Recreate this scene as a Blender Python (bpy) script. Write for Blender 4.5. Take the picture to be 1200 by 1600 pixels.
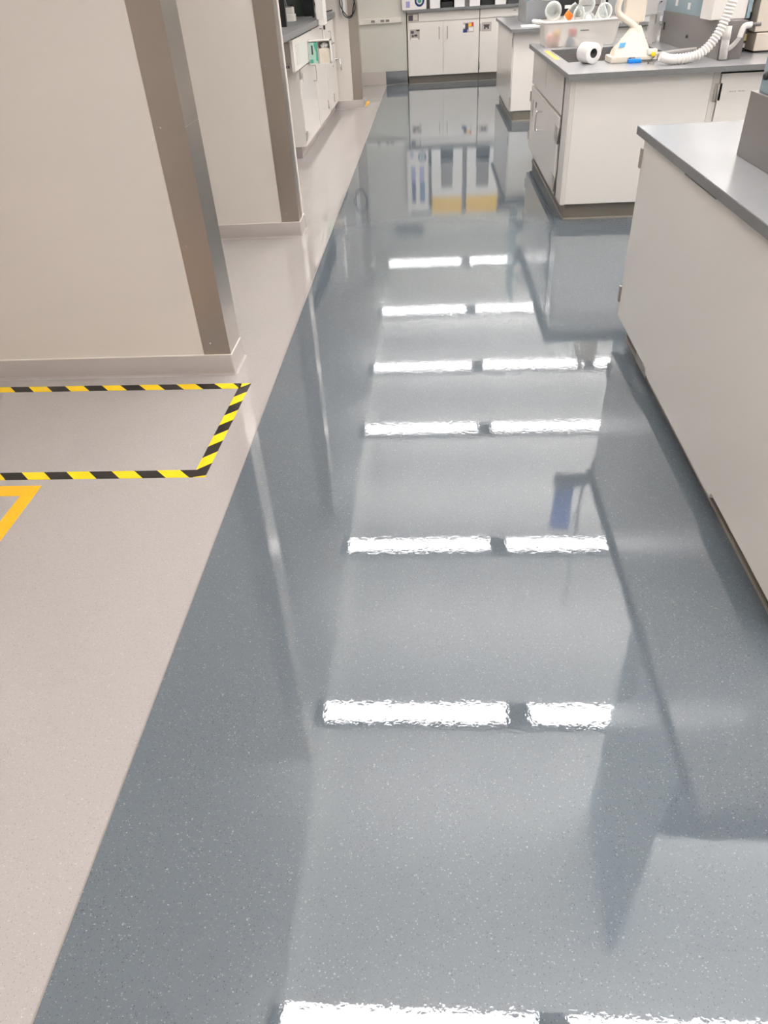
import bpy, bmesh, math, random
from mathutils import Vector, Matrix
random.seed(7)
for o in list(bpy.data.objects): bpy.data.objects.remove(o)
S = bpy.context.scene
COL = S.collection

# ------------------------------------------------------------------ camera
YAW, PIT, ROL, FPX, CAMH = -0.0941, 0.6577, -0.0663, 1093.14, 1.5
fw = Vector((math.sin(YAW)*math.cos(PIT), math.cos(YAW)*math.cos(PIT), -math.sin(PIT)))
rt = Vector((math.cos(YAW), -math.sin(YAW), 0)); up = rt.cross(fw)
r2 = rt*math.cos(ROL)+up*math.sin(ROL); u2 = -rt*math.sin(ROL)+up*math.cos(ROL)
cd = bpy.data.cameras.new('camera'); cam = bpy.data.objects.new('camera', cd); COL.objects.link(cam)
cam.matrix_world = Matrix(((r2.x,u2.x,-fw.x,0),(r2.y,u2.y,-fw.y,0),(r2.z,u2.z,-fw.z,CAMH),(0,0,0,1)))
cd.sensor_fit = 'HORIZONTAL'; cd.sensor_width = 36; cd.lens = FPX/1200*36; cd.clip_start = .02
S.camera = cam
# ------------------------------------------------------------------ world, lamp strength, exposure
w = bpy.data.worlds.new('world'); S.world = w; w.use_nodes = True
w.node_tree.nodes['Background'].inputs[0].default_value = (.9,.92,1,1)
w.node_tree.nodes['Background'].inputs[1].default_value = .3
LAMP_DOWN, LAMP_UP = 10.0, 22.5
LAMP_COL = (1, .966, .954)
vs = S.view_settings
vs.view_transform = 'Standard'; vs.look = 'None'; vs.gamma = 1; vs.use_curve_mapping = False
vs.exposure = 0.58
S.cycles.max_bounces = 8; S.cycles.diffuse_bounces = 5; S.cycles.glossy_bounces = 5

# ------------------------------------------------------------------ materials
def lin(c):
    return tuple(((v/255)/12.92 if v/255 <= .04045 else ((v/255+.055)/1.055)**2.4) for v in c)
def mat(name, rgb, rough=.5, metal=0, var=.03, scale=8, bump=0, bscale=200, stretch=(1,1,1), spec=.5, ior=1.5):
    m = bpy.data.materials.new(name); m.use_nodes = True
    nt = m.node_tree; p = nt.nodes['Principled BSDF']
    c = lin(rgb)
    tc = nt.nodes.new('ShaderNodeTexCoord'); mp = nt.nodes.new('ShaderNodeMapping'); mp.inputs['Scale'].default_value = stretch
    nz = nt.nodes.new('ShaderNodeTexNoise'); nz.inputs['Scale'].default_value = scale; nz.inputs['Detail'].default_value = 4
    mx = nt.nodes.new('ShaderNodeMix'); mx.data_type = 'RGBA'
    mx.inputs[6].default_value = tuple(v*(1-var) for v in c)+(1,); mx.inputs[7].default_value = tuple(min(1,v*(1+var)) for v in c)+(1,)
    L = nt.links.new
    L(tc.outputs['Object'], mp.inputs[0]); L(mp.outputs[0], nz.inputs[0]); L(nz.outputs[0], mx.inputs[0]); L(mx.outputs[2], p.inputs['Base Color'])
    p.inputs['Roughness'].default_value = rough; p.inputs['Metallic'].default_value = metal
    p.inputs['Specular IOR Level'].default_value = spec; p.inputs['IOR'].default_value = ior
    if bump:
        n2 = nt.nodes.new('ShaderNodeTexNoise'); n2.inputs['Scale'].default_value = bscale
        b = nt.nodes.new('ShaderNodeBump'); b.inputs['Strength'].default_value = bump; b.inputs['Distance'].default_value = .002
        L(mp.outputs[0], n2.inputs[0]); L(n2.outputs[0], b.inputs['Height']); L(b.outputs[0], p.inputs['Normal'])
    return m
def emit(name, col, s):
    m = bpy.data.materials.new(name); m.use_nodes = True; nt = m.node_tree
    nt.nodes.remove(nt.nodes['Principled BSDF'])
    e = nt.nodes.new('ShaderNodeEmission'); e.inputs[0].default_value = col+(1,); e.inputs[1].default_value = s
    nt.links.new(e.outputs[0], nt.nodes['Material Output'].inputs[0]); return m
def vinyl(name, base, light, dark, rough, ior, amt=.09, off=0):
    """waxed sheet vinyl with small chips of lighter and darker colour under a gloss finish"""
    m = bpy.data.materials.new(name); m.use_nodes = True; nt = m.node_tree; p = nt.nodes['Principled BSDF']; N = nt.nodes.new; L = nt.links.new
    tc = N('ShaderNodeTexCoord')
    def chips(scale, thr, col, prev, loc, st):
        mp = N('ShaderNodeMapping'); mp.inputs['Scale'].default_value = st; mp.inputs['Location'].default_value = loc
        v = N('ShaderNodeTexVoronoi'); v.inputs['Scale'].default_value = scale
        L(tc.outputs['Object'], mp.inputs[0]); L(mp.outputs[0], v.inputs['Vector'])
        sp = N('ShaderNodeSeparateColor'); L(v.outputs['Color'], sp.inputs[0])
        a = N('ShaderNodeMath'); a.operation = 'LESS_THAN'; a.inputs[1].default_value = thr; L(sp.outputs[0], a.inputs[0])
        d = N('ShaderNodeMath'); d.operation = 'LESS_THAN'; d.inputs[1].default_value = .38; L(v.outputs['Distance'], d.inputs[0])
        f = N('ShaderNodeMath'); f.operation = 'MULTIPLY'; L(a.outputs[0], f.inputs[0]); L(d.outputs[0], f.inputs[1])
        f2 = N('ShaderNodeMath'); f2.operation = 'MULTIPLY'; L(f.outputs[0], f2.inputs[0]); L(sp.outputs[1], f2.inputs[1])
        mx = N('ShaderNodeMix'); mx.data_type = 'RGBA'; L(f2.outputs[0], mx.inputs[0]); L(prev, mx.inputs[6]); mx.inputs[7].default_value = lin(col)+(1,)
        return mx.outputs[2]
    nz = N('ShaderNodeTexNoise'); nz.inputs['Scale'].default_value = 1.3; nz.inputs['Detail'].default_value = 3; L(tc.outputs['Object'], nz.inputs[0])
    nf = N('ShaderNodeTexNoise'); nf.inputs['Scale'].default_value = 260; nf.inputs['Detail'].default_value = 2; L(tc.outputs['Object'], nf.inputs[0])
    ad = N('ShaderNodeMath'); ad.operation = 'MULTIPLY_ADD'; ad.inputs[1].default_value = .35; L(nz.outputs[0], ad.inputs[0])
    ml = N('ShaderNodeMath'); ml.operation = 'MULTIPLY'; ml.inputs[1].default_value = .65; L(nf.outputs[0], ml.inputs[0]); L(ml.outputs[0], ad.inputs[2])
    b0 = N('ShaderNodeMix'); b0.data_type = 'RGBA'; L(ad.outputs[0], b0.inputs[0]); c = lin(base)
    b0.inputs[6].default_value = tuple(v*(1-amt*2) for v in c)+(1,); b0.inputs[7].default_value = tuple(v*(1+amt*2) for v in c)+(1,)
    x = b0.outputs[2]
    x = chips(330, .2, dark, x, (0,0,0), (1,.8,1)); x = chips(300, .13, light, x, (3.1,1.7,0), (.9,1.1,1)); x = chips(170, .03, light, x, (5,9,0), (1,1.3,1))
    L(x, p.inputs['Base Color'])
    p.inputs['Roughness'].default_value = rough; p.inputs['IOR'].default_value = ior
    # slow unevenness of the sheet and the fine orange-peel of the wax
    n1 = N('ShaderNodeTexNoise'); n1.inputs['Scale'].default_value = 75; n1.inputs['Detail'].default_value = 2; L(tc.outputs['Object'], n1.inputs[0])
    n2 = N('ShaderNodeTexNoise'); n2.inputs['Scale'].default_value = 5; n2.inputs['Detail'].default_value = 1; L(tc.outputs['Object'], n2.inputs[0])
    b1 = N('ShaderNodeBump'); b1.inputs['Strength'].default_value = .010; b1.inputs['Distance'].default_value = .01; L(n1.outputs[0], b1.inputs['Height'])
    b2 = N('ShaderNodeBump'); b2.inputs['Strength'].default_value = .005; b2.inputs['Distance'].default_value = .03; L(n2.outputs[0], b2.inputs['Height']); L(b1.outputs[0], b2.inputs['Normal'])
    L(b2.outputs[0], p.inputs['Normal'])
    return m
def glassy(name, rgb, tr=.8, rough=.05):
    """thin clear plastic or glass wall: mostly see-through with a gloss skin"""
    m = bpy.data.materials.new(name); m.use_nodes = True; nt = m.node_tree; p = nt.nodes['Principled BSDF']; N = nt.nodes.new; L = nt.links.new
    tc = N('ShaderNodeTexCoord'); nz = N('ShaderNodeTexNoise'); nz.inputs['Scale'].default_value = 14; L(tc.outputs['Object'], nz.inputs[0])
    mx = N('ShaderNodeMix'); mx.data_type = 'RGBA'; c = lin(rgb); mx.inputs[6].default_value = tuple(v*.96 for v in c)+(1,); mx.inputs[7].default_value = c+(1,)
    L(nz.outputs[0], mx.inputs[0]); L(mx.outputs[2], p.inputs['Base Color'])
    p.inputs['Roughness'].default_value = rough
    t = N('ShaderNodeBsdfTransparent'); t.inputs[0].default_value = (1,1,1,1)
    lw = N('ShaderNodeLayerWeight'); lw.inputs[0].default_value = .35
    f = N('ShaderNodeMapRange'); f.inputs[1].default_value = 0; f.inputs[2].default_value = .9; f.inputs[3].default_value = 1-tr; f.inputs[4].default_value = .95
    L(lw.outputs['Facing'], f.inputs[0])
    s = N('ShaderNodeMixShader'); L(f.outputs[0], s.inputs[0]); L(t.outputs[0], s.inputs[1]); L(p.outputs[0], s.inputs[2])
    L(s.outputs[0], nt.nodes['Material Output'].inputs[0]); return m

M = {}
M['floor_blue'] = vinyl('blue_grey_vinyl', (95,103,110), (138,144,149), (62,68,74), .018, 1.82)
M['floor_grey'] = vinyl('warm_grey_vinyl', (166,160,158), (187,182,180), (140,134,132), .03, 1.75, amt=.05)
M['cove_grey'] = mat('grey_cove_vinyl', (164,156,152), .3, var=.04, scale=120)
M['cove_blue'] = mat('blue_cove_vinyl', (78,81,86), .15, var=.06, scale=120)
M['seam'] = mat('seam_weld', (140,132,124), .4)
M['wall'] = mat('warm_white_wall_paint', (208,201,194), .5, var=.015, scale=2)
M['wall_green'] = mat('pale_grey_green_wall_paint', (197,195,186), .5, var=.015, scale=2)
M['ceiling'] = mat('white_ceiling', (242,241,238), .7, var=.02)
M['steel'] = mat('brushed_stainless', (172,164,156), .28, 1, var=.06, scale=3, bump=.12, bscale=90, stretch=(1,1,.04))
M['chrome'] = mat('chrome', (214,212,208), .15, 1)
M['hinge'] = mat('dull_hinge_steel', (178,173,166), .42, .8, var=.1, scale=60)
M['cab'] = mat('white_cabinet_laminate', (224,219,213), .22, var=.012, scale=3)
M['cab_in'] = mat('off_white_laminate', (216,211,204), .22, var=.012, scale=3)
M['edge'] = mat('white_edge_banding', (222,216,208), .3)
M['gap'] = mat('dark_gap', (28,27,26), .7)
M['kick'] = mat('grey_vinyl_kick', (118,112,102), .35, var=.05, scale=20)
M['kickline'] = mat('kick_bottom_trim', (150,144,132), .35)
M['top'] = mat('grey_epoxy_worktop', (152,152,155), .22, var=.03, scale=40)
M['topedge'] = mat('grey_epoxy_shaded_edge', (116,116,116), .45, var=.14, scale=55)  # darker than the top for shade on the side faces; variation for chips
M['riser'] = mat('grey_resin_panel', (120,115,113), .38, var=.03, scale=10)
M['riser_pale'] = mat('pale_grey_resin_panel', (140,142,144), .38, var=.03, scale=10)
M['bluegrey'] = mat('blue_grey_painted_steel', (132,152,160), .35, var=.02)
M['black'] = mat('black_plastic', (24,24,26), .35)
M['darkgrey'] = mat('dark_grey_plastic', (62,62,64), .45)
M['greengrey'] = mat('dark_green_grey_panel', (78,88,80), .4, var=.05)
M['white'] = mat('white_plastic', (224,220,215), .35)
M['cream'] = mat('cream_plastic', (218,208,192), .35)
M['beige'] = mat('beige_instrument_shell', (208,196,182), .4)
M['paper'] = mat('white_paper', (226,224,222), .7)
M['yellow'] = mat('hazard_yellow', (250,208,14), .35, var=.03)
M['tapeblack'] = mat('hazard_black', (30,26,24), .35, var=.1)
M['orange'] = mat('amber_floor_tape', (252,182,30), .4, var=.02)
M['yellowpanel'] = mat('yellow_painted_panel', (236,190,60), .45)
M['blue'] = mat('bright_blue_plastic', (24,136,228), .35)
M['lightblue'] = mat('light_blue_sticker', (110,180,224), .5)
M['navy'] = mat('navy_print', (40,60,120), .5)
M['royal'] = mat('royal_blue_board', (50,84,170), .5)
M['lilac'] = mat('lilac_print', (150,148,190), .5)
M['teal'] = mat('teal_print', (70,168,142), .5)
M['palegreen'] = mat('pale_green_print', (170,205,190), .5)
M['orangelabel'] = mat('orange_label', (240,132,48), .5)
M['redcap'] = mat('red_cap', (200,70,66), .4)
M['yellowcap'] = mat('yellow_cap', (230,180,50), .4)
M['pinkcap'] = mat('salmon_cap', (228,150,120), .4)
M['slate'] = mat('slate_blue_cap', (70,110,150), .4)
M['photo_grey'] = mat('grey_photo_print', (176,166,160), .5, var=.12, scale=60)
M['ink'] = mat('dark_photo_ink', (66,60,66), .5)
M['sticky'] = mat('yellow_sticky_note', (226,204,130), .7)
M['tub'] = glassy('frosted_bin_plastic', (240,236,230), .42, .3)
M['glass'] = glassy('lab_glass', (232,238,234), .86, .04)
M['clear'] = glassy('clear_tubing', (226,222,218), .45, .15)
M['bag'] = glassy('clear_bag_film', (236,236,236), .5, .2)
M['lamp_down'] = emit('lamp_lens_glow', LAMP_COL, LAMP_DOWN)
M['lamp_up'] = emit('lamp_uplight_glow', LAMP_COL, LAMP_UP)
M['lampbody'] = mat('grey_lamp_housing', (150,150,150), .5)

# ------------------------------------------------------------------ mesh helpers (world coordinates)
def box(bm, x0, x1, y0, y1, z0, z1, bev=0, mi=0):
    t = bmesh.new()
    bmesh.ops.create_cube(t, size=1)
    for v in t.verts:
        v.co = Vector(((x0+x1)/2+v.co.x*(x1-x0), (y0+y1)/2+v.co.y*(y1-y0), (z0+z1)/2+v.co.z*(z1-z0)))
    if bev: bmesh.ops.bevel(t, geom=t.edges[:], offset=bev, segments=2, affect='EDGES', profile=.6)
    join(bm, t, mi); return bm
def join(bm, t, mi=0):
    me = bpy.data.meshes.new('t')
    for f in t.faces: f.material_index = mi
    t.to_mesh(me); t.free(); bm.from_mesh(me); bpy.data.meshes.remove(me)
def B(*a, **k): return box(bmesh.new(), *a, **k)
def prism(bm, pts, axis, a0, a1, mi=0):
    """outline pts (2-D) extruded along axis 'x','y' or 'z'"""
    t = bmesh.new()
    def P(u, v, a): return {'x': (a,u,v), 'y': (u,a,v), 'z': (u,v,a)}[axis]
    lo = [t.verts.new(P(u,v,a0)) for u,v in pts]; hi = [t.verts.new(P(u,v,a1)) for u,v in pts]
    t.faces.new(lo); t.faces.new(hi[::-1]); n = len(pts)
    for i in range(n): t.faces.new((lo[i], hi[i], hi[(i+1)%n], lo[(i+1)%n]))
    bmesh.ops.recalc_face_normals(t, faces=t.faces[:]); join(bm, t, mi); return bm
def smooth_path(pts, n=8):
    pts = [Vector(p) for p in pts]; out = []
    for i in range(len(pts)-1):
        p0 = pts[max(i-1,0)]; p1 = pts[i]; p2 = pts[i+1]; p3 = pts[min(i+2,len(pts)-1)]
        for k in range(n):
            t = k/n
            out.append(.5*((2*p1)+(p2-p0)*t+(2*p0-5*p1+4*p2-p3)*t*t+(3*p1-p0-3*p2+p3)*t**3))
    out.append(pts[-1]); return out
def tube(bm, pts, r, seg=10, mi=0, cap=True, n=8, raw=False):
    """swept tube; r is a number or a function of arc length"""
    ps = [Vector(p) for p in pts] if raw else smooth_path(pts, n)
    t = bmesh.new(); rings = []; prev = None; s = 0
    for i, p in enumerate(ps):
        d = (ps[min(i+1,len(ps)-1)]-ps[max(i-1,0)]).normalized()
        if prev is None:
            a = d.orthogonal().normalized()
        else:
            a = (prev-d*prev.dot(d)).normalized()
        prev = a; b = d.cross(a)
        if i: s += (p-ps[i-1]).length
        rr = r(s) if callable(r) else r
        rings.append([t.verts.new(p+(a*math.cos(2*math.pi*k/seg)+b*math.sin(2*math.pi*k/seg))*rr) for k in range(seg)])
    for i in range(len(rings)-1):
        for k in range(seg):
            f = t.faces.new((rings[i][k], rings[i][(k+1)%seg], rings[i+1][(k+1)%seg], rings[i+1][k])); f.smooth = True
    if cap: t.faces.new(rings[0][::-1]); t.faces.new(rings[-1])
    bmesh.ops.recalc_face_normals(t, faces=t.faces[:])
    join(bm, t, mi); return bm
def lathe(bm, prof, org, axis=(0,0,1), seg=20, mi=0):
    """profile [(radius, height)] turned about an axis through org"""
    t = bmesh.new(); ax = Vector(axis).normalized(); a = ax.orthogonal().normalized(); b = ax.cross(a); org = Vector(org); rings = []
    for r, z in prof:
        r = max(r, 1e-4)
        rings.append([t.verts.new(org+ax*z+(a*math.cos(2*math.pi*k/seg)+b*math.sin(2*math.pi*k/seg))*r) for k in range(seg)])
    for i in range(len(rings)-1):
        for k in range(seg):
            f = t.faces.new((rings[i][k], rings[i][(k+1)%seg], rings[i+1][(k+1)%seg], rings[i+1][k])); f.smooth = True
    bmesh.ops.recalc_face_normals(t, faces=t.faces[:])
    join(bm, t, mi); return bm
ORG = {}
def obj(name, bm, m, parent=None, label=None, cat=None, group=None, kind=None):
    ms = m if isinstance(m, (list,tuple)) else [m]
    if parent is None:
        lo = [min(v.co[i] for v in bm.verts) for i in range(3)]; hi = [max(v.co[i] for v in bm.verts) for i in range(3)]
        org = Vector(((lo[0]+hi[0])/2, (lo[1]+hi[1])/2, lo[2]))
    else: org = ORG[parent.name]
    for v in bm.verts: v.co -= org
    me = bpy.data.meshes.new(name); bm.to_mesh(me); bm.free()
    for k in ms: me.materials.append(M[k])
    o = bpy.data.objects.new(name, me); COL.objects.link(o)
    if parent is None: o.location = org
    else: o.parent = parent
    ORG[o.name] = org
    tag(o, label, cat, group, kind); return o
def tag(o, label=None, cat=None, group=None, kind=None):
    if label: o['label'] = label
    if cat: o['category'] = cat
    if group: o['group'] = group
    if kind: o['kind'] = kind
def thing(name, loc, label, cat, group=None):
    o = bpy.data.objects.new(name, None); COL.objects.link(o); o.location = loc; o.empty_display_size = .1
    ORG[o.name] = Vector(loc); tag(o, label, cat, group); return o
def struct(name, bm, m, parent=None): return obj(name, bm, m, parent, kind=None if parent else 'structure')

# ------------------------------------------------------------------ room shell
XL, XR, YN, YF, CH = -2.6, 6.2, -3.4, 13.5, 3.6
SEAM = -.752
bm = bmesh.new()
box(bm, SEAM+.002, XR, YN, 14.2, -.06, 0, mi=0); box(bm, XL, SEAM-.002, YN, 14.2, -.06, 0, mi=1)
struct('floor', bm, ['floor_blue','floor_grey'])
struct('trim_1', B(SEAM-.002, SEAM+.002, YN, 13.42, -.05, .0003), 'seam')
struct('ceiling', B(XL-.1, XR+.1, YN-.1, 14.3, CH, CH+.1), 'ceiling')
struct('wall_left', B(XL-.1, XL, YN, 14.2, 0, CH), 'wall')
struct('wall_right', B(XR, XR+.1, YN, 14.2, 0, CH), 'wall')
struct('wall_front', B(XL-.1, XR+.1, YN-.1, YN, 0, CH), 'wall')
# soffit over the left alcoves
struct('trim_2', B(XL, -.93, YN, YF, 3.3, CH), 'ceiling')
# far wall: left piece, header over the niche, niche back
wb = bmesh.new()
box(wb, XL, -.405, YF, YF+.12, 0, CH); box(wb, -.405, XR, YF, YF+.12, 2.08, CH); box(wb, -.405, XR, 14.2, 14.3, 0, 2.2)
box(wb, -.42, -.405, YF+.12, 14.25, 0, 2.2)
wback = struct('wall_back', wb, 'wall_green')
rail = obj('raceway', B(-1.3, -.475, YF-.035, YF, .835, .905, bev=.004), 'cab_in', wback)
for x in (-.93, -.78, -.7):
    obj('raceway_outlet', B(x-.03, x+.03, YF-.039, YF-.035, .855, .885), 'riser', rail)

def cove(path_fn, top, mats, name, parent=None, foot=.012, struct_kind=True):
    """coved vinyl base: path_fn(d) gives the outline at distance d from the wall"""
    prof = [(.0005, top), (.004, top-.002), (.0045, foot)] + [(.0045+foot*(1-math.cos(a)), foot*(1-math.sin(a))+.0006) for a in [math.pi/2*k/6 for k in range(1,7)]]
    t = bmesh.new(); rows = []
    for d, z in prof: rows.append([t.verts.new((x,y,z)) for x,y in path_fn(d)])
    for i in range(len(rows)-1):
        for k in range(len(rows[0])-1):
            f = t.faces.new((rows[i][k], rows[i][k+1], rows[i+1][k+1], rows[i+1][k])); f.smooth = True
    bmesh.ops.recalc_face_normals(t, faces=t.faces[:])
    return t
def base_back(x0, x1): return lambda d: [(x0, YF-d), (x1, YF-d)]
struct('baseboard_back_left', cove(base_back(XL, SEAM-.01), .185, None, ''), 'cove_grey')
struct('baseboard_back_right', cove(base_back(SEAM-.01, -.407), .185, None, ''), 'cove_blue')
struct('trim_3', B(-.96, 1.45, 13.405, 13.42, 0, .004), 'kickline')

def partition(name, y0, th, xe=-.967, leg=.13):
    """stub wall with a stainless corner guard and a coved base"""
    w_ = struct(name, B(XL, xe, y0, y0+th, 0, 3.3), 'wall')
    zb = .102; g = .0035; x0 = xe-.125
    # guard: front leg and side leg, the side leg in two lengths
    gd = bmesh.new(); box(gd, x0, xe+g, y0-g, y0, zb, 2.6); box(gd, xe, xe+g, y0, y0+leg, zb, 1.055); box(gd, xe, xe+g, y0, y0+leg, 1.058, 2.6)
    gd_o = obj('corner_guard', gd, 'steel', w_)
    for z in (.159, .606, 1.059, 1.52, 1.98):
        obj('screw', lathe(bmesh.new(), [(0,.0015),(.004,.0012),(.0045,0)], (xe-.085 if z < .3 else xe-.098, y0-g, z), (0,-1,0), 10), 'hinge', gd_o)
    def path(d):
        p = [(XL, y0-d)]
        r = max(d, .0008)
        for k in range(7):
            a = -math.pi/2+math.pi/2*k/6; p.append((xe+r*math.cos(a), y0+r*math.sin(a)))
        for k in range(7):
            a = math.pi/2*k/6; p.append((xe+r*math.cos(a), y0+th+r*math.sin(a)))
        p.append((XL, y0+th+d)); return p
    obj('cove_base', cove(lambda d: path(d+.0035), .1, None, ''), 'cove_grey', w_)
    cp = bmesh.new(); box(cp, XL, xe+.008, y0-.008, y0, .099, .103); box(cp, xe, xe+.008, y0, y0+th, .099, .103)
    obj('base_cap', cp, 'edge', w_)
    return w_
partition('wall_left_near', 3.035, .19, leg=.189)
partition('wall_left_middle', 5.225, .21)
w3 = partition('wall_left_far', 11.13, .2)

# ------------------------------------------------------------------ ceiling lamps
ROWS = [-2.5, -.7, 1.16, 3.0, 4.8, 6.82, 8.37, 10.27, 12.45]
def lamp(x0, x1, y, z, label, grp=None):
    t = thing('pendant_lamp', ((x0+x1)/2, y, z), label, 'lamp', grp)
    h = bmesh.new(); hw = .088
    box(h, x0, x1, y-hw, y-hw+.006, z, z+.07); box(h, x0, x1, y+hw-.006, y+hw, z, z+.07)
    box(h, x0-.075, x0, y-hw, y+hw, z-.002, z+.072); box(h, x1, x1+.075, y-hw, y+hw, z-.002, z+.072)
    obj('housing', h, 'lampbody', t)
    obj('diffuser', B(x0, x1, y-hw+.006, y+hw-.006, z+.003, z+.006), 'lamp_down', t)
    obj('upper_lens', B(x0, x1, y-hw+.006, y+hw-.006, z+.064, z+.067), 'lamp_up', t)
    for x in (x0+.1, x1-.1):
        obj('suspension_cable', tube(bmesh.new(), [(x,y,z+.06),(x,y,CH)], .003, 6, raw=True), 'darkgrey', t)
ordn = ['ninth','eighth','seventh','sixth','fifth','fourth','third','second','first']
for i, y in enumerate(ROWS):
    for j, x0 in enumerate((-.79, .625, 2.04, 3.455, 4.87)):  # last column added, the one before filled out, for light from the right
        pos = ['over the aisle', 'over the island ends', 'over the middle of the islands', 'right of the islands middle', 'added for light along right wall'][j]
        lamp(x0, x0+1.262, y, 2.6, 'pendant strip lamp %s, %s row from the far wall' % (pos, ordn[i]), 'pendant strip lamps')

# return air grille high on the far wall
t = thing('air_grille', (-.45, YF-.02, 2.25), 'dark air grille high on the far wall above the niche, seen in the floor reflection', 'vent')
obj('frame', B(-.70, -.2, YF-.02, YF, 2.25, 2.44, bev=.004), 'darkgrey', t)
for k in range(7): obj('louvre', B(-.68, -.22, YF-.03, YF-.018, 2.265+k*.024, 2.275+k*.024), 'lampbody', t)

# ------------------------------------------------------------------ hardware builders
def pull(parent, org, n, along, L, so=.03, r=.005, m='chrome'):
    """D-shaped wire pull: org centre on the face, n outward, along the bar direction"""
    o = Vector(org); n = Vector(n); a = Vector(along)
    pts = [o-a*L/2, o-a*L/2+n*so*.7, o-a*L/2*.86+n*so, o+a*L/2*.86+n*so, o+a*L/2+n*so*.7, o+a*L/2]
    return obj('handle', tube(bmesh.new(), pts, r, 8, n=4), m, parent)
def hinge_x(parent, x, y0, y1, z0, z1, s=-1):
    """leaf hinge on a face of constant x"""
    b = bmesh.new(); ym = (y0+y1)/2
    box(b, min(x,x+s*.004), max(x,x+s*.004), y0, y1, z0, z1, bev=.001)
    lathe(b, [(0,0),(.007,0),(.007,z1-z0),(0,z1-z0)], (x+s*.005, y0, z0), (0,0,1), 8)
    return obj('hinge', b, 'hinge', parent)
def hinge_y(parent, y, x0, x1, z0, z1):
    b = bmesh.new()
    box(b, x0, x1, y-.004, y, z0, z1, bev=.001)
    lathe(b, [(0,0),(.006,0),(.006,z1-z0),(0,z1-z0)], ((x0+x1)/2, y-.005, z0), (0,0,1), 8)
    return obj('hinge', b, 'hinge', parent)

# ------------------------------------------------------------------ near island (right edge)
t = thing('base_cabinet', (3, 2.35, 0), 'big plain pale end panel cabinet of the nearest island, at the right edge', 'cabinet')
obj('carcass', B(.925, 5.2, 1.33, 3.355, .105, .872), 'cab_in', t)
pn = [(3.38,.100),(2.80,.094),(2.79,.070),(1.91,.066),(1.905,.088),(1.30,.088),(1.30,.876),(2.41,.876),(2.43,.866),(2.78,.866),(2.79,.878),(3.38,.878)]
obj('end_panel', prism(bmesh.new(), pn, 'x', .900, .925), 'cab', t)
kk = obj('toe_kick', B(.942, 5.2, 1.36, 3.30, 0, .104), 'kick', t)
obj('kick_trim', B(.936, .943, 1.355, 3.305, 0, .014), 'kickline', kk)
obj('levelling_bracket', B(.915, .940, 2.83, 3.02, .03, .098, bev=.002), 'hinge', t)
obj('top_gap', B(.92, .93, 2.42, 2.785, .866, .882), 'gap', t)
for k in range(3):
    x0 = .93+k*.62
    d = obj('door', B(x0, x0+.61, 3.355, 3.376, .11, .86, bev=.002), 'cab', t)
    pull(d, (x0+.53, 3.376, .6), (0,1,0), (0,0,1), .11)
for z0, z1 in ((.762,.838), (.165,.240)):
    b = bmesh.new(); box(b, .892, .9, 3.372, 3.396, z0, z1, bev=.001); box(b, .9, .96, 3.380, 3.388, z0, z1)
    obj('hinge', b, 'hinge', t)
def worktop(x0, x1, y0, y1, z0, z1, label, holes=None, mats=('top','topedge')):
    bm = bmesh.new()
    if holes:
        hx0, hx1, hy0, hy1 = holes
        parts = [(x0,x1,y0,hy0),(x0,x1,hy1,y1),(x0,hx0,hy0,hy1),(hx1,x1,hy0,hy1)]
    else: parts = [(x0,x1,y0,y1)]
    for a in parts: box(bm, a[0],a[1],a[2],a[3], z0, z1-.0015, mi=1)
    for a in parts: box(bm, a[0]+(.0015 if a[0]==x0 else 0),a[1]-(.0015 if a[1]==x1 else 0),a[2]+(.0015 if a[2]==y0 else 0),a[3]-(.0015 if a[3]==y1 else 0), z1-.0015, z1, mi=0)
    return obj('worktop', bm, list(mats), None, label, 'worktop')
worktop(.882, 5.2, 1.26, 3.462, .882, .914, 'grey worktop with a chipped, shade-toned edge on the nearest island at right')
obj('service_riser', B(1.08, 5.2, 1.90, 2.82, .914, 1.112, bev=.002), 'riser', None, 'grey box riser standing on the nearest worktop at the right edge', 'riser')
t = thing('reagent_shelf', (2.4, 2.36, 1.112), 'blue grey steel end panel rising from the grey riser at the right edge', 'shelf')
obj('end_panel', B(1.095, 1.125, 1.90, 2.79, 1.112, CH-.001, bev=.003), 'bluegrey', t)
obj('end_panel', B(4.2, 4.23, 1.90, 2.79, 1.112, CH-.001, bev=.003), 'bluegrey', t)
for z in (1.55, 1.95, 2.3): obj('shelf', B(1.125, 4.2, 2.0, 2.7, z, z+.025), 'bluegrey', t)
obj('knob', lathe(bmesh.new(), [(.022,0),(.022,.006),(.009,.008),(.009,.022),(.014,.024),(.012,.034),(0,.036)], (1.095, 2.69, 1.17), (-1,0,0), 14), 'darkgrey', t)

# ------------------------------------------------------------------ second island
t = thing('sink_cabinet', (3, 6.4, 0), 'white sink cabinet at the end of the middle island, wire pull on its door', 'cabinet')
cb = bmesh.new(); box(cb, .965, 5.2, 5.378, 7.44, .105, .63); box(cb, .965, 5.2, 5.378, 5.93, .63, .88); box(cb, .965, 5.2, 6.92, 7.44, .63, .88); box(cb, 1.75, 5.2, 5.93, 6.92, .63, .88)
obj('carcass', cb, 'cab_in', t)
ep = bmesh.new(); box(ep, .90, .93, 5.36, 5.59, .108, .88); 
obj('corner_post', ep, 'cab', t)
obj('door_gap', B(.93, .964, 5.592, 7.43, .106, .878), 'gap', t); obj('gap_strip', B(.904, .93, 5.592, 5.655, .106, .876), 'gap', t)
obj('apron', B(.90, .925, 5.66, 7.44, .628, .88, bev=.0015), 'cab', t)
obj('apron_joint', B(.8992, .9, 6.55, 6.556, .70, .86), 'kick', t)
d = obj('door', B(.896, .918, 5.66, 7.40, .108, .612, bev=.0015), 'cab', t)
obj('door_edge', B(.8945, .897, 5.64, 7.40, .605, .6145), 'edge', d)
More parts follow.
